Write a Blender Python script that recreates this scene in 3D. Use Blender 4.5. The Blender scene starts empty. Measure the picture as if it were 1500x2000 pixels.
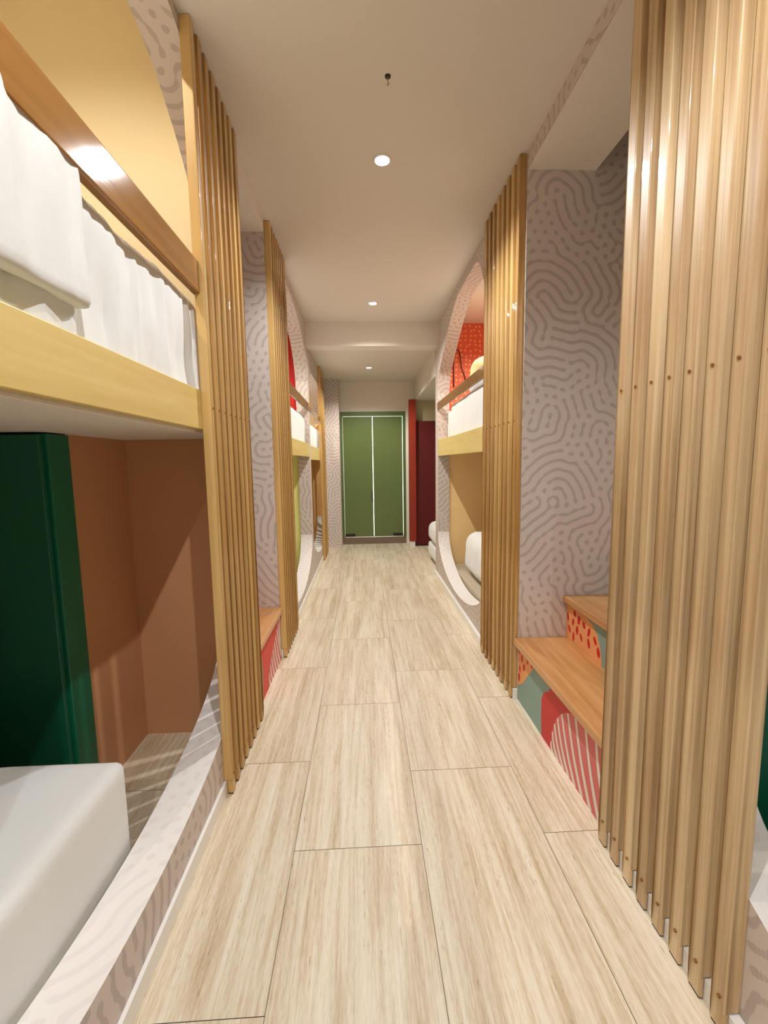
import bpy, bmesh, math, random
import numpy as np
from mathutils import Matrix, Vector, noise
random.seed(7)
C = bpy.context.scene.collection
sc = bpy.context.scene

# ------------------------------------------------------------------ camera
F_PX = 855.0
cam_d = bpy.data.cameras.new('camera'); cam = bpy.data.objects.new('camera', cam_d); C.objects.link(cam)
cam_d.sensor_fit = 'VERTICAL'; cam_d.sensor_height = 36.0; cam_d.lens = F_PX / 2000.0 * 36.0
cam_d.clip_start = 0.02
R3 = Matrix(((0.9988109953819215, 0.01986089856115431, -0.044521233277154626),
             (-0.0464473018656992, 0.1103123419310356, -0.9928110773793204),
             (-0.014806878589760122, 0.9936985115848941, 0.11110366519784252)))
cam.matrix_world = Matrix.Translation((0, 0, 1.35)) @ R3.to_4x4()
sc.camera = cam

# ------------------------------------------------------------------ world, exposure
w = bpy.data.worlds.new('world'); sc.world = w; w.use_nodes = True
w.node_tree.nodes['Background'].inputs[0].default_value = (1.0, 0.93, 0.85, 1)
w.node_tree.nodes['Background'].inputs[1].default_value = 0.25
sc.view_settings.view_transform = 'Standard'; sc.view_settings.look = 'None'
sc.view_settings.gamma = 1.0; sc.view_settings.use_curve_mapping = False
sc.view_settings.exposure = 0.78
DOWN_W = 46.0          # each corridor downlight
BUNK_W = 20.0          # lamps inside the upper bunks
# corridor lamps: (x, y, ceiling height)
LAMPS = [(0.125, 2.40, 2.88), (0.12, 4.40, 2.88), (0.10, 6.20, 2.66), (0.125, 0.42, 2.88), (0.125, -1.5, 2.88)]
BUNK_LAMPS = [(-1.15, 0.95, 3.45, 2.1), (1.35, 4.10, 2.87, 1.3), (-1.3, 4.2, 2.87, 1.0), (-1.2, 5.8, 2.62, 1.0)]   # x, y, z, share of BUNK_W

# ------------------------------------------------------------------ helpers
def lin(r, g, b):
    f = lambda c: (c/255/12.92) if c/255 <= 0.04045 else ((c/255+0.055)/1.055)**2.4
    return (f(r), f(g), f(b), 1.0)

class NT:
    """tiny node-tree writer"""
    def __init__(s, name):
        s.m = bpy.data.materials.new(name); s.m.use_nodes = True
        s.t = s.m.node_tree; s.b = s.t.nodes['Principled BSDF']
    def n(s, typ, inp=None, **kw):
        nd = s.t.nodes.new(typ)
        for k, v in kw.items(): setattr(nd, k, v)
        for k, v in (inp or {}).items():
            sock = nd.inputs[k]
            if isinstance(v, bpy.types.NodeSocket): s.t.links.new(v, sock)
            else: sock.default_value = v
        return nd
    def set(s, **kw):
        for k, v in kw.items():
            sock = s.b.inputs[k.replace('_', ' ')]
            if isinstance(v, bpy.types.NodeSocket): s.t.links.new(v, sock)
            else: sock.default_value = v
    def math(s, op, a, b=0.0, c=0.0, clamp=False):
        nd = s.n('ShaderNodeMath', {0: a, 1: b, 2: c}, operation=op); nd.use_clamp = clamp
        return nd.outputs[0]
    def ramp(s, fac, stops):
        nd = s.n('ShaderNodeValToRGB', {0: fac}); cr = nd.color_ramp
        while len(cr.elements) < len(stops): cr.elements.new(0.5)
        for e, (p, c) in zip(cr.elements, stops): e.position = p; e.color = c
        return nd.outputs[0]
    def mix(s, fac, a, b):
        nd = s.n('ShaderNodeMix', data_type='RGBA')
        for i, v in ((0, fac), (6, a), (7, b)):
            if isinstance(v, bpy.types.NodeSocket): s.t.links.new(v, nd.inputs[i])
            else: nd.inputs[i].default_value = v
        return nd.outputs[2]
    def uv(s): return s.n('ShaderNodeTexCoord').outputs['UV']
    def scaled(s, vec, sx, sy, sz=1.0):
        return s.n('ShaderNodeVectorMath', {0: vec, 1: (sx, sy, sz)}, operation='MULTIPLY').outputs[0]
    def bump(s, h, strength=0.2, dist=0.01):
        nd = s.n('ShaderNodeBump', {'Height': h, 'Strength': strength, 'Distance': dist})
        s.t.links.new(nd.outputs[0], s.b.inputs['Normal'])

def paint(name, rgb, rough=0.6, var=0.05, bump=0.05, **kw):
    k = NT(name)
    co = k.n('ShaderNodeTexCoord').outputs['Object']
    nz = k.n('ShaderNodeTexNoise', {'Vector': co, 'Scale': 6.0, 'Detail': 3.0}).outputs[0]
    c = lin(*rgb); d = tuple(x*(1-var) for x in c[:3]) + (1,)
    k.set(Base_Color=k.mix(nz, d, c), Roughness=rough, **kw)
    if bump:
        fine = k.n('ShaderNodeTexNoise', {'Vector': co, 'Scale': 180.0, 'Detail': 2.0}).outputs[0]
        k.bump(fine, bump, 0.002)
    return k.m

def wood(name, light, dark, rough=0.3, coat=0.0, grain=70.0, knots=0.5):
    k = NT(name); uv = k.uv()
    rnd = k.n('ShaderNodeObjectInfo').outputs['Random']
    off = k.n('ShaderNodeCombineXYZ', {0: k.math('MULTIPLY', rnd, 13.0), 1: k.math('MULTIPLY', rnd, 7.0)}).outputs[0]
    v = k.n('ShaderNodeVectorMath', {0: uv, 1: off}, operation='ADD').outputs[0]
    n1 = k.n('ShaderNodeTexNoise', {'Vector': k.scaled(v, 1.6, grain), 'Scale': 1.0, 'Detail': 5.0, 'Roughness': 0.6, 'Distortion': 0.3}).outputs[0]
    n2 = k.n('ShaderNodeTexNoise', {'Vector': k.scaled(v, 0.9, 9.0), 'Scale': 1.0, 'Detail': 2.0}).outputs[0]
    f = k.math('ADD', k.math('MULTIPLY', n1, 0.55), k.math('MULTIPLY', n2, 0.45))
    f = k.math('ADD', f, k.math('MULTIPLY', k.math('SUBTRACT', rnd, 0.5), 0.22))
    col = k.ramp(f, [(0.34, lin(*dark)), (0.62, lin(*light))])
    k.set(Base_Color=col, Roughness=rough, Coat_Weight=coat, Coat_Roughness=0.045)
    k.bump(n1, 0.08, 0.002)
    return k.m

# the printed labyrinth of the wallpaper: a grown stripe-and-dot field, sampled per mesh corner, thresholded in the node tree
def grow_print(N=512, cell=0.006, period=0.048, bias=0.36, seed=3, steps=42):
    rg = np.random.default_rng(seed); u = rg.standard_normal((N, N))*.3
    kx = np.fft.fftfreq(N)/cell; K = np.hypot(kx[:, None], kx[None, :]); k0 = 1/period
    Gk = np.exp(-((K-k0)/(0.26*k0))**2)*2.2 - 0.15*np.exp(-(K/(0.5*k0))**2)
    lf = np.fft.ifft2(np.fft.fft2(rg.standard_normal((N, N)))*np.exp(-(K/2.0)**2)).real; lf /= lf.std()
    b = -bias-0.20*lf
    for i in range(steps): u = 0.5*u+0.5*np.tanh(1.3*np.fft.ifft2(np.fft.fft2(u)*Gk).real+b)
    return np.fft.ifft2(np.fft.fft2(u)*np.exp(-(K/(1.6*k0))**2)).real
PRINT = grow_print()
def sample_print(uv):
    N = PRINT.shape[0]; q = uv/0.006; f = np.floor(q).astype(int); r = q-f
    g = lambda i, j: PRINT[(f[:, 1]+j) % N, (f[:, 0]+i) % N]
    return (g(0, 0)*(1-r[:, 0])+g(1, 0)*r[:, 0])*(1-r[:, 1])+(g(0, 1)*(1-r[:, 0])+g(1, 1)*r[:, 0])*r[:, 1]
def wallpaper(name, base, line, soft=0.12):
    k = NT(name)
    val = k.n('ShaderNodeAttribute', attribute_name='print').outputs['Fac']
    f = k.math('DIVIDE', k.math('SUBTRACT', val, 0.16), soft, clamp=True)
    k.set(Base_Color=k.mix(f, lin(*base), lin(*line)), Roughness=0.55)
    return k.m

def fabric(name, rgb):
    k = NT(name); co = k.n('ShaderNodeTexCoord').outputs['Object']
    nz = k.n('ShaderNodeTexNoise', {'Vector': co, 'Scale': 9.0, 'Detail': 4.0}).outputs[0]
    k.set(Base_Color=lin(*rgb), Roughness=0.85, Sheen_Weight=0.25)
    k.bump(nz, 0.25, 0.012)
    return k.m

def metal(name, rgb, rough=0.3):
    k = NT(name); k.set(Base_Color=lin(*rgb), Metallic=1.0, Roughness=rough); return k.m

def glow(name, rgb, s):
    k = NT(name); k.set(Base_Color=(0, 0, 0, 1), Emission_Color=lin(*rgb), Emission_Strength=s); return k.m

def stone(name):
    k = NT(name); uv = k.uv()
    s1 = k.n('ShaderNodeTexNoise', {'Vector': k.scaled(uv, 15.0, 0.8), 'Scale': 1.0, 'Detail': 6.0, 'Roughness': 0.62, 'Distortion': 0.35}).outputs[0]
    s2 = k.n('ShaderNodeTexNoise', {'Vector': k.scaled(uv, 75.0, 3.0), 'Scale': 1.0, 'Detail': 5.0, 'Roughness': 0.65, 'Distortion': 0.2}).outputs[0]
    s3 = k.n('ShaderNodeTexNoise', {'Vector': k.scaled(uv, 320.0, 30.0), 'Scale': 1.0, 'Detail': 2.0}).outputs[0]
    f = k.math('ADD', k.math('MULTIPLY', s1, 0.42), k.math('MULTIPLY', s2, 0.40))
    f = k.math('ADD', f, k.math('MULTIPLY', s3, 0.18))
    col = k.ramp(f, [(0.36, lin(186, 162, 128)), (0.45, lin(210, 192, 162)), (0.54, lin(228, 216, 193)), (0.66, lin(240, 232, 215))])
    # short dark pores lying along the veins
    p = k.n('ShaderNodeTexNoise', {'Vector': k.scaled(uv, 210.0, 17.0), 'Scale': 1.0, 'Detail': 3.0, 'Roughness': 0.7}).outputs[0]
    big = k.n('ShaderNodeTexNoise', {'Vector': k.scaled(uv, 26.0, 1.8), 'Scale': 1.0, 'Detail': 2.0}).outputs[0]
    pm = k.math('MULTIPLY', k.math('MULTIPLY', k.math('SUBTRACT', p, 0.60), 12.0, clamp=True), k.math('MULTIPLY', k.math('SUBTRACT', big, 0.54), 12.0, clamp=True))
    col = k.mix(k.math('MULTIPLY', pm, 0.8), col, lin(130, 96, 64))
    k.set(Base_Color=col, Roughness=0.42)
    return k.m

M = dict(
    floor=stone('travertine'), grout=paint('grout', (128, 112, 92), 0.9),
    ceiling=paint('ceiling_paint', (226, 220, 210), 0.9, 0.02),
    white=paint('white_paint', (236, 230, 220), 0.8, 0.02),
    paper=wallpaper('labyrinth_wallpaper', (212, 200, 192), (190, 176, 169)),
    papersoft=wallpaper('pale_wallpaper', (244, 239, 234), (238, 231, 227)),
    gloss=paint('gloss_white', (240, 238, 234), 0.25, 0.0, 0.0),
    slat=wood('slat_wood', (216, 176, 108), (166, 120, 60), 0.42, 0.7),
    slatpale=wood('pale_slat_wood', (226, 198, 152), (176, 140, 96), 0.42, 0.7),
    rail=wood('rail_wood', (158, 110, 54), (128, 84, 36), 0.10, 0.3, 40),
    board=wood('yellow_board', (230, 206, 134), (214, 186, 110), 0.4, 0.1, 25),
    tread=wood('tread_wood', (222, 170, 112), (188, 132, 78), 0.35, 0.15, 28),
    deck=paint('deck_white', (235, 226, 212), 0.7, 0.02),
    peach=paint('shaded_peach_paint', (204, 150, 106)), peach_lit=paint('lit_peach_paint', (255, 218, 156)), greige=paint('greige_board', (196, 182, 160)), peachd=paint('peach_tan', (244, 190, 126)),  # one peach, shade and light put into its colour: near left darker, right lighter
    yellow=paint('cream_yellow', (240, 224, 188), 0.7), lime=paint('lime_paint', (240, 236, 150)),
    green=paint('deep_green', (8, 92, 66), 0.42), greenl=paint('deep_green_edge', (10, 104, 74), 0.42),
    red=paint('red_paint', (196, 22, 12), 0.6), sheet=fabric('white_sheet', (230, 231, 228)), cream=fabric('cream_cushion', (238, 218, 160)),
    dark=paint('dark_plastic', (34, 28, 24), 0.6), black=paint('black_paint', (22, 24, 28), 0.6),
    doorg=paint('green_glass_film', (100, 118, 66), 0.3, 0.02, 0.0), doorf=paint('green_frame', (86, 108, 54), 0.5, 0.02, 0.0),
    redd=paint('dark_red_panel', (92, 3, 1), 0.75), rusto=paint('rust_frame', (146, 40, 10), 0.5),
    steel=metal('brushed_steel', (150, 140, 125)), brass=metal('screw_brass', (165, 125, 80), 0.5),
    thresh=paint('threshold_brown', (126, 108, 90), 0.5),
    teal=paint('teal_mural', (140, 170, 160)), pink=paint('pink_mural', (220, 116, 112)), mred=paint('red_mural', (206, 52, 52)),
    mpeach=paint('peach_mural', (244, 170, 112)), mspot=paint('spot_mural', (206, 34, 22)), mwhite=paint('white_mural', (238, 226, 216)),
    coral=paint('coral_mural', (224, 74, 62)), sage=paint('sage_mural', (150, 160, 120)),
    lamp=glow('lamp_lens', (255, 250, 255), 45.0), lamp2=glow('bunk_lamp_lens', (255, 214, 160), 12.0),
    olive=paint('beige_wall', (190, 178, 140)), leaf=paint('leaf_green', (70, 130, 60)),
)
def dots_mat():
    k = NT('red_dotted_paper'); uv = k.uv()
    v = k.n('ShaderNodeTexVoronoi', {'Vector': uv, 'Scale': 19.0, 'Randomness': 0.35}, voronoi_dimensions='2D').outputs['Distance']
    f = k.math('MULTIPLY', k.math('SUBTRACT', 0.24, v), 20.0, clamp=True)
    k.set(Base_Color=k.mix(f, lin(234, 112, 84), lin(252, 186, 120)), Roughness=0.6)
    return k.m
M['dots'] = dots_mat()

class MB:
    """collects faces of one part; uv in metres, box-projected unless given"""
    def __init__(s, cell=None): s.v = []; s.f = []; s.uv = []; s.mi = []; s.cell = cell
    def poly(s, pts, mat=0, uv=None):
        b = len(s.v); s.v += [tuple(p) for p in pts]; s.f.append(tuple(range(b, b+len(pts)))); s.mi.append(mat)
        if uv is None:
            a, b_, c = Vector(pts[0]), Vector(pts[1]), Vector(pts[2])
            n = (b_-a).cross(c-a); ax = max(range(3), key=lambda i: abs(n[i]))
            o = [i for i in range(3) if i != ax]
            uv = [(p[o[0]], p[o[1]]) for p in pts]
        if s.cell and len(pts) == 4 and mat in (0, 1):
            s.v = s.v[:b]; s.f.pop(); s.mi.pop(); P = [Vector(p) for p in pts]; U = [Vector(t) for t in uv]
            na = max(1, math.ceil(max((P[1]-P[0]).length, (P[2]-P[3]).length)/s.cell)); nb = max(1, math.ceil(max((P[2]-P[1]).length, (P[3]-P[0]).length)/s.cell))
            us = []
            for j in range(nb+1):
                for i in range(na+1):
                    x, y = i/na, j/nb; c = ((1-x)*(1-y), x*(1-y), x*y, (1-x)*y)
                    s.v.append(tuple(sum((P[k]*c[k] for k in range(4)), Vector((0, 0, 0))))); us.append(tuple(sum((U[k]*c[k] for k in range(4)), Vector((0, 0)))))
            W = na+1
            for j in range(nb):
                for i in range(na):
                    q = (j*W+i, j*W+i+1, (j+1)*W+i+1, (j+1)*W+i)
                    s.f.append(tuple(b+t for t in q)); s.mi.append(mat); s.uv.append([us[t] for t in q])
            return s
        s.uv.append(uv); return s
    def box(s, x0, x1, y0, y1, z0, z1, mat=0, grain=None):
        P = lambda i, j, k: ((x0, x1)[i], (y0, y1)[j], (z0, z1)[k])
        fs = [[(0,0,0),(0,0,1),(0,1,1),(0,1,0)], [(1,0,0),(1,1,0),(1,1,1),(1,0,1)],
              [(0,0,0),(1,0,0),(1,0,1),(0,0,1)], [(0,1,0),(0,1,1),(1,1,1),(1,1,0)],
              [(0,0,0),(0,1,0),(1,1,0),(1,0,0)], [(0,0,1),(1,0,1),(1,1,1),(0,1,1)]]
        for q in fs:
            pts = [P(*t) for t in q]; uv = None
            if grain is not None:
                o = [i for i in range(3) if i != grain]
                uv = [(p[grain], p[o[0]]+p[o[1]]) for p in pts]
            s.poly(pts, mat, uv)
        return s
    def build(s, name, mats, parent=None, bevel=0.0, smooth=False):
        me = bpy.data.meshes.new(name); me.from_pydata(s.v, [], s.f)
        for m in (mats if isinstance(mats, (list, tuple)) else [mats]): me.materials.append(m)
        ul = me.uv_layers.new(name='UVMap'); i = 0
        for fi, p in enumerate(me.polygons):
            p.material_index = s.mi[fi]; p.use_smooth = smooth
            for t in s.uv[fi]: ul.data[i].uv = t; i += 1
        if s.cell:
            at = me.attributes.new('print', 'FLOAT', 'CORNER'); arr = np.array([t for f_ in s.uv for t in f_], dtype=float)
            at.data.foreach_set('value', sample_print(arr).astype(np.float32))
        bm = bmesh.new(); bm.from_mesh(me); bmesh.ops.remove_doubles(bm, verts=bm.verts, dist=1e-5)
        if bevel:
            es = [e for e in bm.edges if len(e.link_faces) == 2 and e.calc_face_angle(0) > 0.6]
            bmesh.ops.bevel(bm, geom=es, offset=bevel, segments=3, affect='EDGES', profile=0.5)
        bm.to_mesh(me); bm.free()
        o = bpy.data.objects.new(name, me); C.objects.link(o)
        if parent: o.parent = parent
        return o

def tag(o, label=None, cat=None, group=None, kind=None):
    if label: o['label'] = label
    if cat: o['category'] = cat
    if group: o['group'] = group
    if kind: o['kind'] = kind
    return o
def thing(name, label, cat, loc=(0, 0, 0), group=None):
    o = bpy.data.objects.new(name, None); C.objects.link(o); o.location = loc; o.empty_display_size = 0.1
    return tag(o, label, cat, group)
def struct(name, mb, mats, label=None, **k):
    o = mb.build(name, mats, **k); return tag(o, label, None, None, 'structure')

def tube(pts, r, mat_seg=8):
    mb = MB(); rings = []
    for i, p in enumerate(pts):
        p = Vector(p); a = Vector(pts[max(i-1, 0)]); b = Vector(pts[min(i+1, len(pts)-1)])
        d = (b-a).normalized(); u = d.cross(Vector((0.3, 0.9, 0.2))).normalized(); v = d.cross(u)
        rings.append([p + r*(math.cos(t*2*math.pi/mat_seg)*u + math.sin(t*2*math.pi/mat_seg)*v) for t in range(mat_seg)])
    for a, b in zip(rings, rings[1:]):
        for t in range(mat_seg): mb.poly([a[t], a[(t+1) % mat_seg], b[(t+1) % mat_seg], b[t]])
    mb.poly(rings[0]); mb.poly(rings[-1][::-1]); return mb
def lathe(prof, cx, cy, n=40):
    mb = MB()
    for (r0, z0), (r1, z1) in zip(prof, prof[1:]):
        for t in range(n):
            a, b = 2*math.pi*t/n, 2*math.pi*(t+1)/n
            q = [(cx+r0*math.cos(a), cy+r0*math.sin(a), z0), (cx+r0*math.cos(b), cy+r0*math.sin(b), z0),
                 (cx+r1*math.cos(b), cy+r1*math.sin(b), z1), (cx+r1*math.cos(a), cy+r1*math.sin(a), z1)]
            if r0 < 1e-6: q = q[1:]
            elif r1 < 1e-6: q = q[:3]
            mb.poly(q)
    return mb

def soft_box(name, mat, x0, x1, y0, y1, z0, z1, r, amp=0.0, drape=0.0, parent=None, seed=0.0, step=0.025, sag=0.0):
    """cushion-like body: rounded edges, wrinkles in the cloth, soft vertical drape folds on the sides"""
    bm = bmesh.new()
    nx, ny, nz = [max(3, int((b-a)/step)) for a, b in ((x0, x1), (y0, y1), (z0, z1))]
    idx = {}
    def vert(i, j, k):
        key = (i, j, k)
        if key not in idx: idx[key] = bm.verts.new((x0+(x1-x0)*i/nx, y0+(y1-y0)*j/ny, z0+(z1-z0)*k/nz))
        return idx[key]
    for i in range(nx):
        for j in range(ny):
            for k, fl in ((0, 1), (nz, 0)):
                q = [vert(i, j, k), vert(i+1, j, k), vert(i+1, j+1, k), vert(i, j+1, k)]
                bm.faces.new(q[::-1] if fl else q)
    for i in range(nx):
        for k in range(nz):
            for j, fl in ((0, 0), (ny, 1)):
                q = [vert(i, j, k), vert(i+1, j, k), vert(i+1, j, k+1), vert(i, j, k+1)]
                bm.faces.new(q[::-1] if fl else q)
    for j in range(ny):
        for k in range(nz):
            for i, fl in ((0, 1), (nx, 0)):
                q = [vert(i, j, k), vert(i, j+1, k), vert(i, j+1, k+1), vert(i, j, k+1)]
                bm.faces.new(q[::-1] if fl else q)
    cx = (x0+x1)/2; cy = (y0+y1)/2; hz = z1-z0
    for v in bm.verts:
        p = v.co.copy()
        rr = min(r, (x1-x0)/2.01, (y1-y0)/2.01, hz/2.01)
        q = Vector((min(max(p.x, x0+rr), x1-rr), min(max(p.y, y0+rr), y1-rr), min(max(p.z, z0+rr), z1-rr)))
        d = p-q
        if d.length > 1e-6: p = q+d.normalized()*rr; n = d.normalized()
        else: n = Vector((0, 0, 1))
        t = (p.z-z0)/hz
        a = noise.noise(Vector((p.x*5+seed, p.y*5, p.z*5)))*amp
        if drape and abs(n.z) < 0.8:
            s = p.y if abs(n.x) > abs(n.y) else p.x
            fold = noise.noise(Vector((s*22+seed*3, t*1.2, seed))) + 0.5*noise.noise(Vector((s*48+t*2, t*1.5, seed+5)))
            a += fold*drape*(0.35+0.65*(1-abs(2*t-0.9)))
        p = p+n*a
        if sag and n.z > 0.3: p.z -= sag*max(0.0, 1-((p.x-cx)/(x1-x0)*2)**2)*0.5
        v.co = p
    me = bpy.data.meshes.new(name); bm.normal_update(); bm.to_mesh(me); bm.free()
    me.materials.append(mat)
    for p in me.polygons: p.use_smooth = True
    o = bpy.data.objects.new(name, me); C.objects.link(o)
    if parent: o.parent = parent
    return o

CEIL = 2.88; FAR = 2.66; XL = -0.60; XR = 0.85; TH = 0.13

# ------------------------------------------------------------------ lights
def lamp(i, x, y, z, power, col, mat, label, group, r=0.034, ang=150, bl=0.55):
    t = thing('downlight', label, 'ceiling light', (x, y, z), group)
    lathe([(r+0.012, 0.0), (r+0.012, -0.006), (r+0.004, -0.009), (r, -0.004), (r, -0.001)], 0, 0).build('trim_ring', M['gloss'], t, smooth=True)
    lathe([(r, -0.001), (r*0.6, -0.0045), (1e-7, -0.006)], 0, 0).build('lens', mat, t, smooth=True)
    ld = bpy.data.lights.new('downlight_beam', 'SPOT'); ld.energy = power; ld.color = col
    ld.spot_size = math.radians(ang); ld.spot_blend = bl; ld.shadow_soft_size = 0.014
    lo = bpy.data.objects.new('downlight_beam', ld); C.objects.link(lo); lo.parent = t; lo.location = (0, 0, -0.045)
names = ['round white downlight glowing brightest, nearest to camera on the corridor ceiling',
         'second round downlight on the corridor ceiling, just before the beam',
         'farthest small downlight on the lower ceiling beyond the beam',
         'round downlight in the corridor ceiling above the camera',
         'round downlight in the corridor ceiling behind the camera']
for i, (x, y, z) in enumerate(LAMPS):
    lamp(i, x, y, z, DOWN_W, (0.965, 0.98, 1.0) if i in (0, 3, 4) else (1.0, 0.97, 0.90), M['lamp'], names[i], 'corridor ceiling downlights')
bn = ['warm lamp in the roof of the near left upper bunk', 'warm lamp in the roof of the red dotted upper bunk on the right',
      'warm lamp in the roof of the red upper bunk on the left', 'warm lamp in the roof of the farthest left upper bunk']
for i, (x, y, z, k) in enumerate(BUNK_LAMPS):
    lamp(i, x, y, z, BUNK_W*k, (1.0, 0.90, 0.76), M['lamp2'], bn[i], 'bunk roof lamps')
ad = bpy.data.lights.new('daylight_behind_door', 'AREA'); ad.energy = 34; ad.shape = 'RECTANGLE'; ad.size = 1.0; ad.size_y = 2.0
ao = bpy.data.objects.new('daylight_behind_door', ad); C.objects.link(ao); ao.location = (0.13, 7.55, 1.2); ao.rotation_euler = (math.radians(90), 0, 0)

# ------------------------------------------------------------------ floor
fl = MB()
fl.box(-2.2, 2.4, -2.6, 8.4, -0.08, -0.0025, 1)
TW, TL, G = 0.45, 0.93, 0.0010
offs = {-1: 0.017, 0: 0.48, 1: 0.854, 2: 0.50}
for c in range(-5, 6):
    xa = -0.27 + TW*c; off = offs.get(c, random.random()*TL)
    for k in range(-4, 10):
        ya = off + TL*k; du, dv = random.random()*50, random.random()*50
        x0, x1, y0, y1 = xa+G, xa+TW-G, ya+G, ya+TL-G
        x0 = max(x0, -2.2); x1 = min(x1, 2.4); y1 = min(y1, 8.4); y0 = max(y0, -2.6)
        if x1 <= x0 or y1 <= y0: continue
        pts = [(x0, y0, 0), (x1, y0, 0), (x1, y1, 0), (x0, y1, 0)]
        fl.poly(pts, 0, [(p[0]+du, p[1]+dv) for p in pts])
struct('floor', fl, [M['floor'], M['grout']], 'pale travertine-look floor of long staggered tiles')

# ------------------------------------------------------------------ ceiling
struct('ceiling', MB().box(XL, XR, -2.6, 4.97, CEIL, CEIL+0.1), M['ceiling'], 'white plaster ceiling over the near corridor')
struct('ceiling', MB().box(XL, 0.84, 5.14, 7.42, FAR, FAR+0.1), M['ceiling'], 'lower white ceiling beyond the beam')
struct('trim_1', MB().box(XL, XR, 4.96, 5.15, 2.625, CEIL+0.1), M['white'], 'white beam crossing the corridor ceiling')
struct('ceiling', MB().box(-2.16, XL, -2.7, 2.25, 3.46, 3.55), M['yellow'], 'cream roof of the near left upper bunk')
struct('wall_left', MB().box(XL-TH, XL, -2.6, 2.25, CEIL, 3.46), M['yellow'], 'cream wall above the near left bunk opening')
struct('ceiling', MB().box(-2.1, XL-TH, 3.03, 5.02, CEIL, CEIL+0.1), M['ceiling'], 'roof of the red upper bunk')
struct('ceiling', MB().box(-2.1, XL-TH, 5.03, 7.0, 2.63, CEIL+0.1), M['yellow'], 'roof of the farthest left upper bunk')
struct('ceiling', MB().box(XR+TH, 2.1, 2.39, 5.17, CEIL, CEIL+0.1), M['ceiling'], 'roof of the red dotted upper bunk')
struct('ceiling', MB().box(XR+TH, 2.1, -2.6, 1.40, CEIL, CEIL+0.1), M['ceiling'], 'roof of the near right upper bunk')
# stair alcove soffits
struct('trim_2', MB().box(-1.0, XL, 2.25, 2.97, 2.81, 3.6, 0), M['white'], 'white soffit over the left stair alcove')
struct('trim_3', MB().box(XR+0.002, 1.20, 1.40, 2.33, 2.80, 3.6, 0), M['white'], 'white soffit over the right stair alcove')
struct('ceiling', MB().box(-2.16, -1.0, 2.19, 3.03, 3.5, 3.6), M['white'], 'raised ceiling over the left stairs')
struct('ceiling', MB().box(1.20, 2.16, 1.40, 2.39, 3.5, 3.6), M['white'], 'raised ceiling over the right stairs')

# ------------------------------------------------------------------ corridor walls with pod openings
def wall_open(name, side, Y0, Y1, oc, oa, zb, bb, prof, top, label, upper_mat=0, n=64, cell=0.01, inner=3, extra='green'):
    """side -1/+1; lower outline = half ellipse below zb; prof = (distance from the end, height) of the upper outline"""
    xf = XL if side < 0 else XR; xb = xf + side*TH
    mb = MB(cell); ys = [oc-oa*math.cos(math.pi*i/n) for i in range(n+1)]
    s = lambda y: math.sqrt(max(0.0, 1-((y-oc)/oa)**2))
    def up(y):
        d = min(oc+oa-y, (y-oc+oa)*3)
        for (d0, z0), (d1, z1) in zip(prof, prof[1:]):
            if d <= d1: return z0+(z1-z0)*(max(d, 0)-d0)/(d1-d0)
        return prof[-1][1]
    hz = [up(y) for y in ys]
    for _ in range(4): hz = [hz[0]]+[(hz[i-1]+2*hz[i]+hz[i+1])/4 for i in range(1, n)]+[hz[-1]]
    zt = hz[0]
    lo = [(y, zb-bb*s(y)) for y in ys]; hi = list(zip(ys, hz))
    for x, m in ((xf, 0), (xb, inner)):
        q = lambda a, b, c, d: mb.poly([(x, a, c), (x, b, c), (x, b, d), (x, a, d)], m)
        if ys[0] > Y0: q(Y0, ys[0], 0, top)
        if ys[-1] < Y1: q(ys[-1], Y1, 0, top)
        for (a, za), (b, zc) in zip(lo, lo[1:]): mb.poly([(x, a, 0), (x, b, 0), (x, b, zc), (x, a, za)], m)
        for (a, za), (b, zc) in zip(hi, hi[1:]): mb.poly([(x, a, za), (x, b, zc), (x, b, top), (x, a, top)], m)
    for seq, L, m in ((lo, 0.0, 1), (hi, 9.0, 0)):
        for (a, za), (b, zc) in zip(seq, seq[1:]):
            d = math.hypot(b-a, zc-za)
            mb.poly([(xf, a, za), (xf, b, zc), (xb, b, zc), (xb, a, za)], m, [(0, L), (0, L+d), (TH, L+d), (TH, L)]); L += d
    for y in (ys[0], ys[-1]): mb.poly([(xf, y, zb), (xb, y, zb), (xb, y, zt), (xf, y, zt)], upper_mat)
    for y in (Y0, Y1): mb.poly([(xf, y, 0), (xb, y, 0), (xb, y, top), (xf, y, top)], 0)
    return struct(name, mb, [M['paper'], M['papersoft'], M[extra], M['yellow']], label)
PL0 = [(0, 2.42), (0.04, 2.52), (0.15, 2.65), (0.35, 2.79), (0.52, 2.845), (0.75, 2.86)]
PR1 = [(0, 2.11), (0.06, 2.32), (0.38, 2.51), (0.70, 2.69), (1.0, 2.80)]
PL1 = [(0, 2.25), (0.06, 2.40), (0.25, 2.60), (0.5, 2.72), (0.9, 2.80)]
PL2 = [(0, 1.95), (0.1, 2.15), (0.3, 2.30), (0.5, 2.38), (0.8, 2.42)]
wall_open('wall_left', -1, -2.6, 2.25, 1.20, 0.94, 0.55, 0.36, PL0, CEIL, 'patterned wall around the near left bunk opening')
wall_open('wall_left', -1, 2.97, 5.03, 4.03, 0.95, 0.55, 0.43, PL1, CEIL, 'patterned wall around the second left bunk opening', cell=0.012)
wall_open('wall_left', -1, 5.03, 7.0, 5.93, 0.85, 0.55, 0.36, PL2, FAR, 'patterned wall around the farthest left bunk opening', 2, cell=0.013, extra='peachd')
wall_open('wall_right', 1, -2.6, 1.40, 0.0, 1.0, 0.55, 0.36, PR1, CEIL, 'patterned wall around the near right bunk opening', 2, cell=0.012)
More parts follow.
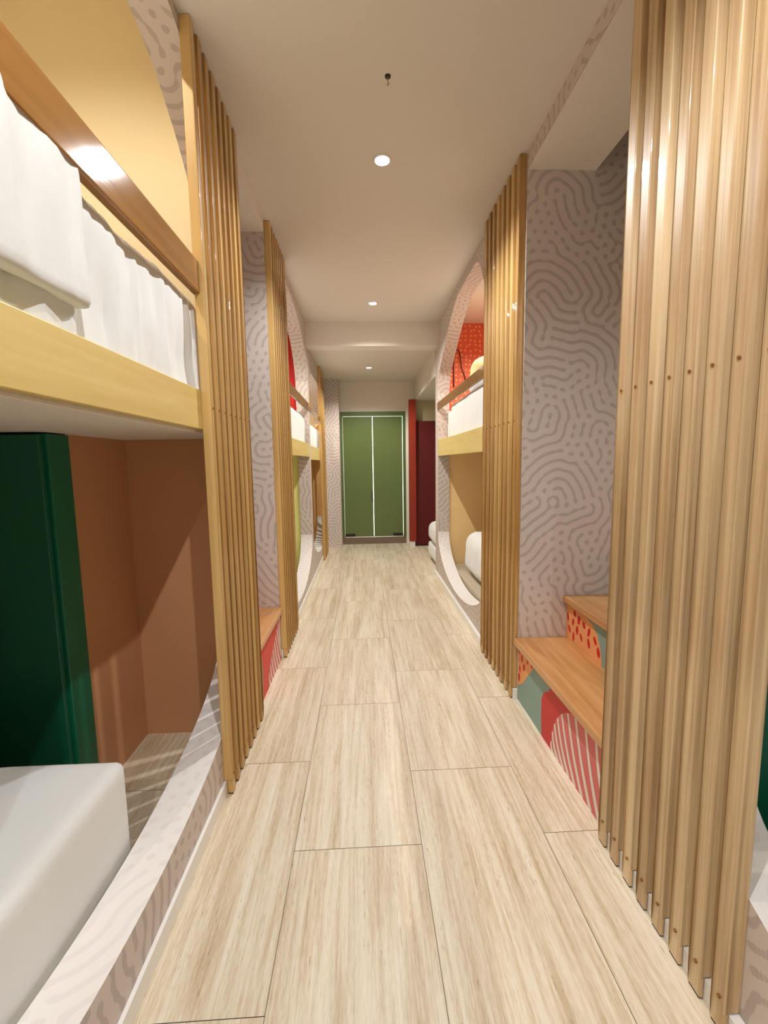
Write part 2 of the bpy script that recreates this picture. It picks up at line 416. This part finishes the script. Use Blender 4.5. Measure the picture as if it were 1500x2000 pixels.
wall_open('wall_right', 1, 2.33, 5.17, 3.98, 1.02, 0.55, 0.43, PR1, CEIL, 'patterned wall around the right bunk opening', cell=0.012)

def wall(name, a, mat, label): return struct(name, MB(0.01 if mat is M['paper'] else None).box(*a), mat, label)
P_ = M['paper']
wall('trim_5', (XR-0.001, XR+0.001, 1.40, 2.33, 2.80, CEIL), P_, 'papered strip above the right alcove soffit')
# stair alcoves (thin partitions; the face towards the camera is papered)
wall('wall_left', (-2.1, XL-TH, 2.97, 3.03, 0, 3.5), P_, 'patterned end wall of the left stair alcove')
wall('wall_left', (-2.1, XL-TH, 2.19, 2.25, 0, 3.5), M['white'], 'near wall of the left stair alcove')
wall('wall_right', (XR+TH, 2.1, 2.33, 2.39, 0, 3.5), P_, 'patterned end wall of the right stair alcove')
wall('wall_right', (XR+TH, 2.1, 1.34, 1.40, 0, 3.5), M['white'], 'near wall of the right stair alcove')
struct('wall_left', MB().box(-2.16, -2.1, -2.6, 7.0, 0, 3.5), M['white'], 'outer wall behind the left bunks')
struct('wall_right', MB().box(2.1, 2.16, -2.6, 5.17, 0, 3.5), M['white'], 'outer wall behind the right bunks')
struct('wall_back', MB().box(-2.16, 2.4, -2.7, -2.6, 0, 3.5), M['white'], 'white wall behind the camera')

# bunk interiors: coloured linings of lower and upper berths
DZ0, DZ1 = 1.475, 1.50
xi = XL-TH
wall('wall_left', (-2.1, xi, 2.14, 2.19, 0, DZ0), M['peach'], 'peach end wall of the near left lower berth')
wall('wall_left', (-2.1, xi, 2.14, 2.19, DZ1, 3.46), M['yellow'], 'cream end wall of the near left upper berth')
wall('wall_left', (-2.1, -1.12, 1.72, 2.14, 0, DZ0), M['peach'], 'peach side wall of the near left lower berth')
wall('wall_left', (-2.1, -2.05, -2.6, 2.14, DZ1, 3.46), M['yellow'], 'cream side wall of the near left upper berth')
wall('wall_left', (-2.1, -2.05, -2.6, 1.58, 0, DZ0), M['peach'], 'peach side wall behind the near left mattress')
wall('wall_left', (-2.1, xi, 5.0, 5.03, 0, DZ0), M['lime'], 'lime end wall of the second left lower berth')
wall('wall_left', (-2.1, xi, 5.0, 5.03, DZ1, CEIL), M['red'], 'red end wall of the second left upper berth')
wall('wall_left', (-1.75, -1.70, 3.03, 5.0, 0, DZ0), M['lime'], 'lime side wall of the second left lower berth')
wall('wall_left', (-2.1, xi, 6.80, 6.9, 0, 1.44), M['peachd'], 'tan end wall of the farthest left lower berth')
wall('wall_left', (-2.1, xi, 6.80, 6.9, DZ1, 2.63), M['yellow'], 'cream end wall of the farthest left upper berth')
xr = XR+TH
wall('wall_right', (xr, 2.1, 5.02, 5.07, 0, DZ0), M['peach_lit'], 'peach end wall of the right lower berth')
wall('wall_right', (xr, 2.1, 5.02, 5.07, DZ1, CEIL), M['dots'], 'red dotted end wall of the right upper berth')
wall('wall_right', (2.0, 2.1, 2.39, 5.02, 0, DZ0), M['peach_lit'], 'peach side wall of the right lower berth')
wall('wall_right', (2.0, 2.1, 2.39, 5.02, DZ1, CEIL), M['dots'], 'red dotted side wall of the right upper berth')
wall('wall_right', (xr, 2.1, 1.03, 1.08, 0, DZ0), M['green'], 'green end wall of the near right lower berth')
wall('wall_right', (1.95, 2.1, -2.6, 1.03, 0, DZ0), M['green'], 'green side wall of the near right lower berth')

# baseboards
def base(name, side, y0, y1, label):
    x = XL if side < 0 else XR
    a, b = (x, x+0.012) if side < 0 else (x-0.025, x)
    struct(name, MB().box(a, b, y0, y1, 0.0, 0.06), M['gloss'], label, bevel=0.002)
base('baseboard_left', -1, -2.6, 2.25, 'white baseboard under the near left bunk opening')
base('baseboard_left', -1, 2.97, 7.0, 'white baseboard along the far left wall')
base('baseboard_right', 1, -2.6, 1.40, 'white baseboard behind the near right slats')
base('baseboard_right', 1, 2.33, 5.17, 'white baseboard along the far right wall')

# ------------------------------------------------------------------ end of the corridor
wall('wall_end', (-0.60, -0.37, 7.0, 7.42, 0, FAR), P_, 'patterned pier left of the green doors')
eb = MB()
eb.box(-0.37, -0.33, 7.30, 7.42, 0.0, FAR); eb.box(-0.33, 0.72, 7.30, 7.42, 2.185, FAR); eb.box(0.70, 0.95, 7.26, 7.42, 0, FAR)
struct('wall_end', eb, M['white'], 'white wall above and beside the green doors')
struct('trim_4', MB().box(-0.37, 0.70, 7.28, 7.42, 0.0, 0.115), M['thresh'], 'brown raised threshold under the green doors')
d1 = tag(bpy.data.objects.new('door_1', None), 'green double glass doors at the end of the corridor', kind='structure'); C.objects.link(d1); d1.location = (0.16, 7.3, 0.115)
def child(mb, name, mat, parent, **k):
    o = mb.build(name, mat, parent, **k); o.matrix_parent_inverse = Matrix.Translation(parent.location).inverted(); return o
fr = MB(); fr.box(-0.365, -0.335, 7.27, 7.33, 0.115, 2.185); fr.box(0.655, 0.70, 7.27, 7.33, 0.115, 2.185); fr.box(-0.335, 0.655, 7.27, 7.33, 2.115, 2.185)
child(fr, 'door_frame', M['doorf'], d1)
for (a, b) in ((-0.327, 0.152), (0.161, 0.647)):
    lf = child(MB().box(a, b, 7.295, 7.307, 0.123, 2.109), 'door_leaf', M['doorg'], d1, bevel=0.001)
    hx = a if a < 0 else b-0.17
    o = MB().box(hx, hx+0.17, 7.285, 7.317, 0.125, 0.175).build('patch_fitting', M['dark'], lf, bevel=0.003); o.matrix_parent_inverse = Matrix.Translation(d1.location).inverted()
    o.matrix_parent_inverse = Matrix.Identity(4); o.data.transform(Matrix.Translation(-d1.location) @ Matrix.Identity(4)); lf.data.transform(Matrix.Translation(-d1.location)); lf.matrix_parent_inverse = Matrix.Identity(4)
child(MB().box(0.128, 0.147, 7.27, 7.295, 0.72, 0.90), 'door_lock', M['dark'], d1, bevel=0.002)
struct('wall_end', MB().box(-0.8, 1.2, 8.2, 8.3, 0, 3), M['gloss'], 'bright wall of the daylit room behind the doors')
# side room on the right
struct('ceiling', MB().box(0.84, 2.4, 5.17, 7.42, 2.33, FAR+0.1), M['ceiling'], 'lower ceiling of the side room with its white edge')
struct('wall_right', MB().box(0.76, 2.4, 7.06, 7.14, 0, 2.33), M['olive'], 'beige wall above the dark red panel')
struct('wall_right', MB().box(2.35, 2.4, 5.17, 7.06, 0, 2.33), M['white'], 'far wall of the side room')
struct('wall_right', MB().box(0.98, 2.4, 5.12, 5.17, 0, CEIL+0.1), M['white'], 'patterned partition beside the side room')
d2 = tag(bpy.data.objects.new('door_2', None), 'dark red door panel with rust coloured frame in the side room', kind='structure'); C.objects.link(d2); d2.location = (0.9, 7.0, 0)
def kid(mb, name, mat, par, root, **k):
    o = mb.build(name, mat, None, **k); o.data.transform(Matrix.Translation(-Vector(root.location))); o.parent = par; return o
kid(MB().box(0.725, 0.83, 6.93, 7.05, 0.09, 2.33), 'door_frame', M['rusto'], d2, d2, bevel=0.003)
kid(MB().box(0.832, 1.75, 6.985, 7.04, 0.02, 2.0), 'door_panel', M['redd'], d2, d2, bevel=0.003)
kid(MB().box(0.725, 0.81, 6.94, 7.04, 0.0, 0.088), 'frame_foot', M['white'], d2, d2, bevel=0.002)

# ------------------------------------------------------------------ bunks
def bunk(label, side, y0, y1, rail_z, board, rail_x=0.03, plat=None):
    xo = XL if side < 0 else XR
    t = thing('bunk_bed', label, 'bunk bed', (xo+side*0.5, (y0+y1)/2, 0), 'built-in bunk beds')
    S = lambda a, b: (min(xo+side*a, xo+side*b), max(xo+side*a, xo+side*b))
    kid(MB().box(*S(0.025, 1.4), y0+0.002, y1-0.002, DZ0, DZ1), 'bunk_deck', M['deck'], t, t, bevel=0.002)
    kid(MB().box(*S(0.0, 0.023), y0+0.002, y1-0.002, board[0], board[1], grain=1), 'front_board', M['board'], t, t, bevel=0.003)
    kid(MB().box(*S(-rail_x, 0.01), y0+0.002, y1-0.002, rail_z[0], rail_z[1], grain=1), 'guard_rail', M['rail'], t, t, bevel=0.006)
    if plat: kid(MB().box(*plat), 'bed_platform', M['greige'], t, t, bevel=0.004)
    return t
bunk('near left bunk bed with yellow front board, white underside and brown guard rail', -1, 0.262, 2.138, (1.97, 2.085), (1.485, 1.63), 0.02, (-2.0, -0.80, -1.2, 1.26, 0.0, 0.12))
bunk('second left bunk bed behind the second slat screen, yellow board below red wall', -1, 3.082, 4.978, (1.93, 2.02), (1.43, 1.575), 0.01)
bunk('farthest left bunk bed next to the patterned pier by the green doors', -1, 5.082, 6.778, (1.93, 2.0), (1.40, 1.56), 0.01)
bunk('right bunk bed with yellow board in front of red dotted wall', 1, 2.962, 4.998, (1.93, 2.015), (1.42, 1.60), 0.01, (0.99, 1.98, 2.42, 4.98, 0.0, 0.17))
bunk('near right bunk bed mostly hidden behind the pale slats', 1, -0.99, 0.998, (1.985, 2.10), (1.485, 1.63), 0.01, (1.0, 1.93, -1.2, 0.9, 0.0, 0.12))

soft = soft_box
o = soft('mattress', M['sheet'], -1.95, -0.75, -1.1, 1.30, 0.122, 0.455, 0.028, 0.003, 0.003, seed=1.3)
tag(o, 'large smooth white mattress on the near left lower berth in front of dark green panel', 'mattress', 'white mattresses in the berths')
o = soft('mattress', M['sheet'], -1.95, -0.622, 0.29, 1.82, 1.502, 1.985, 0.06, 0.008, 0.026, seed=4.1, step=0.018)
tag(o, 'thick white mattress with wrinkled sheet on the near left upper berth', 'mattress', 'white mattresses in the berths')
t = thing('duvet', 'white duvet folded over the edge of the near left upper mattress', 'duvet', (-0.9, 0.66, 1.99))
for nm, a in (('duvet_top', (-1.35, -0.60, 0.30, 1.02, 1.975, 2.012, 0.016)), ('duvet_side', (-0.622, -0.584, 0.30, 1.03, 1.69, 2.008, 0.017))):
    o = soft(nm, M['sheet'], *a, 0.010, 0.012, seed=9.7, step=0.015); o.data.transform(Matrix.Translation(-Vector(t.location))); o.parent = t
o = soft('mattress', M['sheet'], -1.65, -0.63, 3.12, 4.92, 1.502, 1.90, 0.09, 0.01, 0.008, seed=2.2, step=0.03)
tag(o, 'white mattress showing its rounded end on the second left upper berth', 'mattress', 'white mattresses in the berths')
o = soft('mattress', M['sheet'], -1.65, -0.63, 5.12, 6.62, 1.502, 1.86, 0.09, 0.01, 0.006, seed=5.2, step=0.03)
tag(o, 'small white mattress end on the farthest left upper berth', 'mattress', 'white mattresses in the berths')
o = soft('mattress', M['sheet'], 0.875, 1.9, 3.0, 4.41, 1.502, 1.93, 0.05, 0.006, 0.004, seed=7.2, step=0.03)
tag(o, 'white mattress on the right upper berth under the guard rail', 'mattress', 'white mattresses in the berths')
o = soft('pillow', M['sheet'], 0.885, 1.5, 4.42, 4.64, 1.502, 1.90, 0.07, 0.01, 0.004, seed=8.2, step=0.025)
tag(o, 'white pillow standing against the end of the right upper mattress', 'pillow')
o = soft('pillow', M['sheet'], 0.955, 1.5, 3.35, 4.05, 1.945, 2.14, 0.08, 0.012, 0.0, seed=3.4, step=0.025)
tag(o, 'white pillow lying on the right upper mattress behind the rail', 'pillow')
o = soft('cushion', M['cream'], 1.04, 1.6, 4.14, 4.38, 1.945, 2.345, 0.12, 0.01, 0.0, seed=6.4, step=0.03)
tag(o, 'cream rounded cushion above the rail before the red dotted wall', 'cushion')
o = soft('mattress', M['sheet'], 1.05, 1.95, 2.6, 4.62, 0.172, 0.62, 0.14, 0.012, 0.004, seed=6.9, step=0.03)
tag(o, 'plump white mattress on the right lower berth before the peach wall', 'mattress', 'white mattresses in the berths')
o = soft('mattress', M['sheet'], 1.03, 1.93, -1.1, 0.88, 0.122, 0.45, 0.05, 0.004, 0.003, seed=6.1, step=0.04)
tag(o, 'white mattress of the near right lower berth beyond the nearest slat', 'mattress', 'white mattresses in the berths')
o = soft('mattress', M['sheet'], 0.885, 1.9, 5.25, 6.1, 0.26, 0.54, 0.10, 0.008, 0.0, seed=2.9, step=0.03)
tag(o, 'rounded white mattress poking out of the side room in front of the red door', 'mattress', 'white mattresses in the berths')
o = soft('bed_base', M['sheet'], 0.89, 1.9, 5.25, 6.08, 0.06, 0.255, 0.03, 0.004, 0.0, seed=2.5, step=0.04)
tag(o, 'low white bed base under the side room mattress', 'bed')
for fx, fy in ((0.96, 5.32), (0.96, 6.0), (1.8, 5.32), (1.8, 6.0)):
    lathe([(1e-7, 0.0), (0.02, 0.0), (0.024, 0.065), (1e-7, 0.065)], fx, fy, 12).build('leg', M['dark'], o)

# dark green cabinet at the foot of the near left lower berth
t = thing('cabinet', 'tall dark green cabinet at the foot of the near left lower berth', 'cabinet', (-1.5, 1.65, 0))
kid(MB().box(-2.04, -1.102, 1.600, 1.715, 0.0, 1.47), 'cabinet_body', M['greenl'], t, t, bevel=0.004)
kid(MB().box(-2.04, -1.115, 1.575, 1.597, 0.01, 1.465), 'cabinet_door', M['green'], t, t, bevel=0.004)
kid(MB().box(-1.36, -1.345, 1.556, 1.574, 0.62, 0.78), 'handle', M['black'], t, t, bevel=0.003)

# wall lamp cable in the red dotted berth and a tiny plant
pts = [(1.032, 5.008, 2.19), (1.028, 5.005, 2.35), (1.026, 5.005, 2.50), (1.035, 5.0, 2.56), (1.058, 5.0, 2.59), (1.08, 5.0, 2.59), (1.095, 5.0, 2.55), (1.107, 5.0, 2.48), (1.12, 5.0, 2.38), (1.155, 5.005, 2.31), (1.17, 5.005, 2.22)]
tag(tube(pts, 0.005).build('cable', M['black'], smooth=True), 'thin black cable looping on the red dotted wall', 'cable')
t = thing('potted_plant', 'small green plant at the end of the right upper berth', 'plant', (1.06, 4.88, 1.502))
lathe([(1e-7, 0.0), (0.04, 0.0), (0.05, 0.10), (0.042, 0.10), (0.04, 0.08), (1e-7, 0.08)], 0, 0, 20).build('pot', M['white'], t, smooth=True)
lv = MB()
for a in range(9):
    an = a*0.7; L = 0.32+0.05*(a % 3); u = Vector((math.cos(an), math.sin(an), 0)); s_ = Vector((-u.y, u.x, 0))
    prev = None
    for i in range(6):
        f = i/5; c_ = u*(0.10*f*f+0.01) + Vector((0, 0, 0.09+L*(f-0.15*f*f))); wd = 0.014*math.sin(math.pi*min(0.98, f+0.12))+0.001
        cur = (c_-s_*wd, c_+Vector(u)*0.003, c_+s_*wd)
        if prev:
            lv.poly([prev[0], prev[1], cur[1], cur[0]]); lv.poly([prev[1], prev[2], cur[2], cur[1]])
        prev = cur
lv.build('leaves', M['leaf'], t, smooth=True)

# ------------------------------------------------------------------ slat screens
def slat_proto(side, mat, w, depth, top, foot):
    """one slat standing at the origin, corridor face towards -side"""
    mb = MB(); a, b = (0, -side*depth)
    x0, x1 = min(0, -side*depth), max(0, -side*depth)
    bb = 0.0135 if side < 0 else 0.0265
    mb.box(x0, x1, -w/2, w/2, 0.063, top, 0, grain=2)
    lx0, lx1 = (x0, x1-bb) if side > 0 else (x0+bb, x1)
    mb.box(lx0, lx1, -w/2, w/2, 0.006, 0.063, 0, grain=2)
    s = mb.build('slat', mat, bevel=0.003, smooth=True)
    wn = s.modifiers.new('even_faces', 'WEIGHTED_NORMAL'); wn.weight = 100
    # screw plugs on the corridor face
    xs = -side*depth
    for z in (1.565, 0.085):
        pl = MB(); n = 14; q = [(xs-side*0.0012, 0.0045*math.cos(2*math.pi*i/n), z+0.0045*math.sin(2*math.pi*i/n)) for i in range(n)]
        q0 = [(xs+side*0.002, p[1], p[2]) for p in q]
        pl.poly(q)
        for i in range(n): pl.poly([q[i], q[(i+1) % n], q0[(i+1) % n], q0[i]])
        o = pl.build('screw_plug', M['brass']); o.parent = s
    fo = MB().box(lx0+0.002, lx1-0.002, -w/2+0.004, w/2-0.004, 0.0, 0.006).build('slat_bottom', M['dark']); fo.parent = s  # small dark block under the slat
    return s
def screen(side, y0, y1, n, label, mat, depth, w, top=CEIL):
    xo = XL if side < 0 else XR
    t = thing('slat_screen', label, 'slatted screen', (xo, (y0+y1)/2, 0), 'slatted wood screens along the corridor')
    p = slat_proto(side, mat, w, depth, top-0.002, 0); kids = list(p.children)
    for i in range(n):
        y = y0+w/2+(y1-y0-w)*i/(n-1)-(y0+y1)/2
        if i == 0: s = p
        else:
            s = p.copy(); C.objects.link(s)
            for c in kids: d = c.copy(); C.objects.link(d); d.parent = s
        s.parent = t; s.location = (0, y, 0); s.rotation_euler = (0, 0, math.radians(random.uniform(-0.7, 0.7)))
screen(-1, 1.695, 2.245, 8, 'tall slatted wood screen at the left, in front of the near bunk opening edge', M['slat'], 0.038, 0.036)
screen(-1, 2.975, 3.52, 8, 'second slatted wood screen on the left, beyond the left stair alcove', M['slat'], 0.038, 0.036)
screen(-1, 6.10, 6.65, 8, 'farthest slatted wood screen on the left, beside the patterned pier', M['slat'], 0.038, 0.036, FAR)
screen(1, 0.845, 1.435-0.04, 8, 'nearest pale slatted wood screen filling the right edge', M['slatpale'], 0.037, 0.042)
screen(1, 2.34, 2.98, 8, 'slatted wood screen on the right, between stair alcove and right bunk', M['slat'], 0.037, 0.042)

# ------------------------------------------------------------------ stairs with painted risers
def ell(cy, cz, a, b, rot, n=14):
    return [(cy+a*math.cos(t)*math.cos(rot)-b*math.sin(t)*math.sin(rot), cz+a*math.cos(t)*math.sin(rot)+b*math.sin(t)*math.cos(rot)) for t in [2*math.pi*i/n for i in range(n)]]
def inside(p, poly):
    r = False; j = len(poly)-1
    for i in range(len(poly)):
        if (poly[i][1] > p[1]) != (poly[j][1] > p[1]) and p[0] < (poly[j][0]-poly[i][0])*(p[1]-poly[i][1])/(poly[j][1]-poly[i][1])+poly[i][0]: r = not r
        j = i
    return r
def spots(mb, x, side, poly, mi, lift, n=200, seed=3):
    rg = random.Random(seed); ys = [p[0] for p in poly]; zs = [p[1] for p in poly]; placed = []
    for _ in range(n):
        c = (rg.uniform(min(ys), max(ys)), rg.uniform(min(zs), max(zs))); e = ell(c[0], c[1], rg.uniform(0.019, 0.028), rg.uniform(0.010, 0.015), rg.uniform(0.9, 2.0))
        if not all(inside(q, poly) for q in e): continue
        if any(math.hypot(c[0]-d[0], c[1]-d[1]) < 0.048 for d in placed): continue
        placed.append(c); mb.poly([(x-side*lift, a, b) for a, b in e], mi)
def stripe(p0, p1, w0, w1, bow, n=10):
    L, R = [], []
    d = Vector((p1[0]-p0[0], p1[1]-p0[1])); nn = Vector((-d.y, d.x)).normalized()
    for i in range(n+1):
        f = i/n; c = Vector(p0)+d*f+nn*bow*math.sin(math.pi*f); h = (w0+(w1-w0)*f)/2
        L.append((c.x-nn.x*h, c.y-nn.y*h)); R.append((c.x+nn.x*h, c.y+nn.y*h))
    return L+R[::-1]
MUR = [M['teal'], M['mpeach'], M['mspot'], M['mred'], M['pink'], M['mwhite'], M['black'], M['coral'], M['sage']]
t = thing('staircase', 'right stairs with wood treads and painted teal, red and peach risers', 'stairs', (1.2, 1.87, 0))
x = XR
# riser 1
r1 = MB().box(x+0.002, x+0.02, 1.402, 2.328, 0.0, 0.325)
add = lambda mb, pts, mi, lift, xx, side=1: mb.poly([(xx-side*lift, a, b) for a, b in pts], mi)
X1 = x+0.002
pe = [(2.328, 0.325), (2.328, 0.09), (2.29, 0.105), (2.24, 0.15), (2.185, 0.212), (2.12, 0.275), (2.085, 0.325)]
add(r1, pe, 1, 0.0005, X1); spots(r1, X1, 1, pe, 2, 0.001)
add(r1, [(1.99, 0.0), (2.0, 0.09), (2.0, 0.19), (1.975, 0.235), (1.93, 0.262), (1.90, 0.30), (1.885, 0.325), (1.402, 0.325), (1.402, 0.0)], 3, 0.0005, X1)
dome = [(1.885, 0.0), (1.88, 0.05), (1.862, 0.126), (1.840, 0.17), (1.814, 0.206), (1.78, 0.243), (1.74, 0.27), (1.676, 0.302), (1.60, 0.318), (1.52, 0.322), (1.44, 0.30), (1.402, 0.26), (1.402, 0.0)]
add(r1, dome, 4, 0.001, X1)
for (a, b) in (((1.879, 0.045), (1.845, 0.0)), ((1.868, 0.10), (1.80, 0.0)), ((1.850, 0.15), (1.75, 0.0)), ((1.820, 0.196), (1.70, 0.0)), ((1.78, 0.24), (1.645, 0.0)), ((1.725, 0.276), (1.585, 0.0)), ((1.66, 0.302), (1.52, 0.0)), ((1.58, 0.316), (1.455, 0.0)), ((1.50, 0.31), (1.41, 0.06))):
    add(r1, stripe(a, b, 0.016, 0.026, 0.014), 5, 0.0015, X1)
kid(r1, 'riser', MUR, t, t)
kid(MB().box(x-0.028, x+0.30, 1.402, 2.328, 0.327, 0.365, grain=1), 'tread', M['tread'], t, t, bevel=0.004)
X2 = x+0.272; r2 = MB().box(X2, X2+0.02, 1.402, 2.328, 0.366, 0.565)
pe2 = [(2.328, 0.366), (2.328, 0.548), (2.278, 0.556), (2.20, 0.558), (2.112, 0.55), (2.05, 0.535), (2.005, 0.50), (1.975, 0.45), (1.96, 0.40), (1.955, 0.366)]
add(r2, pe2, 1, 0.0005, X2); spots(r2, X2, 1, pe2, 2, 0.001, seed=5)
add(r2, [(2.328, 0.552), (2.278, 0.560), (2.20, 0.560), (2.13, 0.553), (2.11, 0.565), (2.328, 0.565)], 6, 0.0008, X2)
add(r2, [(1.70, 0.366), (1.74, 0.45), (1.66, 0.53), (1.55, 0.565), (1.402, 0.565), (1.402, 0.366)], 3, 0.0005, X2)
kid(r2, 'riser', MUR, t, t)
kid(MB().box(X2-0.025, X2+0.30, 1.402, 2.328, 0.567, 0.602, grain=1), 'tread', M['tread'], t, t, bevel=0.004)
X3 = X2+0.275; kid(MB().box(X3, X3+0.02, 1.402, 2.328, 0.603, 0.80), 'riser', M['teal'], t, t)
kid(MB().box(X3-0.025, 2.095, 1.402, 2.328, 0.802, 0.838, grain=1), 'tread', M['tread'], t, t, bevel=0.004)
# left stairs
t = thing('staircase', 'left stairs with wood tread and red and white striped riser', 'stairs', (-0.95, 2.61, 0))
X1 = XL-0.002; r1 = MB().box(XL-0.02, X1, 2.252, 2.968, 0.0, 0.333, 7)
sg = [(2.252, 0.0), (2.252, 0.333), (2.40, 0.333), (2.43, 0.18), (2.42, 0.0)]
add(r1, sg, 8, 0.0005, X1, -1)
st = [(2.968, 0.333), (2.93, 0.325), (2.86, 0.27), (2.78, 0.23), (2.68, 0.19), (2.60, 0.13), (2.55, 0.06), (2.53, 0.0), (2.968, 0.0)]
add(r1, st, 4, 0.001, X1, -1)
for k in range(9):
    a = (2.575+0.046*k, 0.085+0.028*k*1.02); b = (min(2.60+0.062*k, 2.955), 0.0 if k < 6 else 0.03*(k-5))
    add(r1, stripe(a, b, 0.016, 0.024, -0.008), 5, 0.0015, X1, -1)
kid(r1, 'riser', MUR, t, t)
kid(MB().box(-0.90, XL+0.02, 2.252, 2.968, 0.335, 0.372, grain=1), 'tread', M['tread'], t, t, bevel=0.004)
kid(MB().box(-0.89, -0.872, 2.252, 2.968, 0.373, 0.565), 'riser', M['coral'], t, t)
kid(MB().box(-1.17, -0.847, 2.252, 2.968, 0.567, 0.602, grain=1), 'tread', M['tread'], t, t, bevel=0.004)
kid(MB().box(-1.16, -1.142, 2.252, 2.968, 0.603, 0.80), 'riser', M['sage'], t, t)
kid(MB().box(-2.095, -1.117, 2.252, 2.968, 0.802, 0.838, grain=1), 'tread', M['tread'], t, t, bevel=0.004)

# ------------------------------------------------------------------ ceiling hook
t = thing('ceiling_hook', 'tiny dark metal hook in the ceiling before the nearest downlight', 'hook', (0.127, 1.92, CEIL))
lathe([(1e-7, -0.004), (0.011, -0.004), (0.012, 0.0)], 0, 0, 20).build('base_cap', M['dark'], t)
tube([(0, 0, -0.004), (0, 0, -0.02), (0.004, 0, -0.028), (0.0, 0, -0.034), (-0.005, 0, -0.03)], 0.0018).build('hook_wire', M['steel'], t, smooth=True)
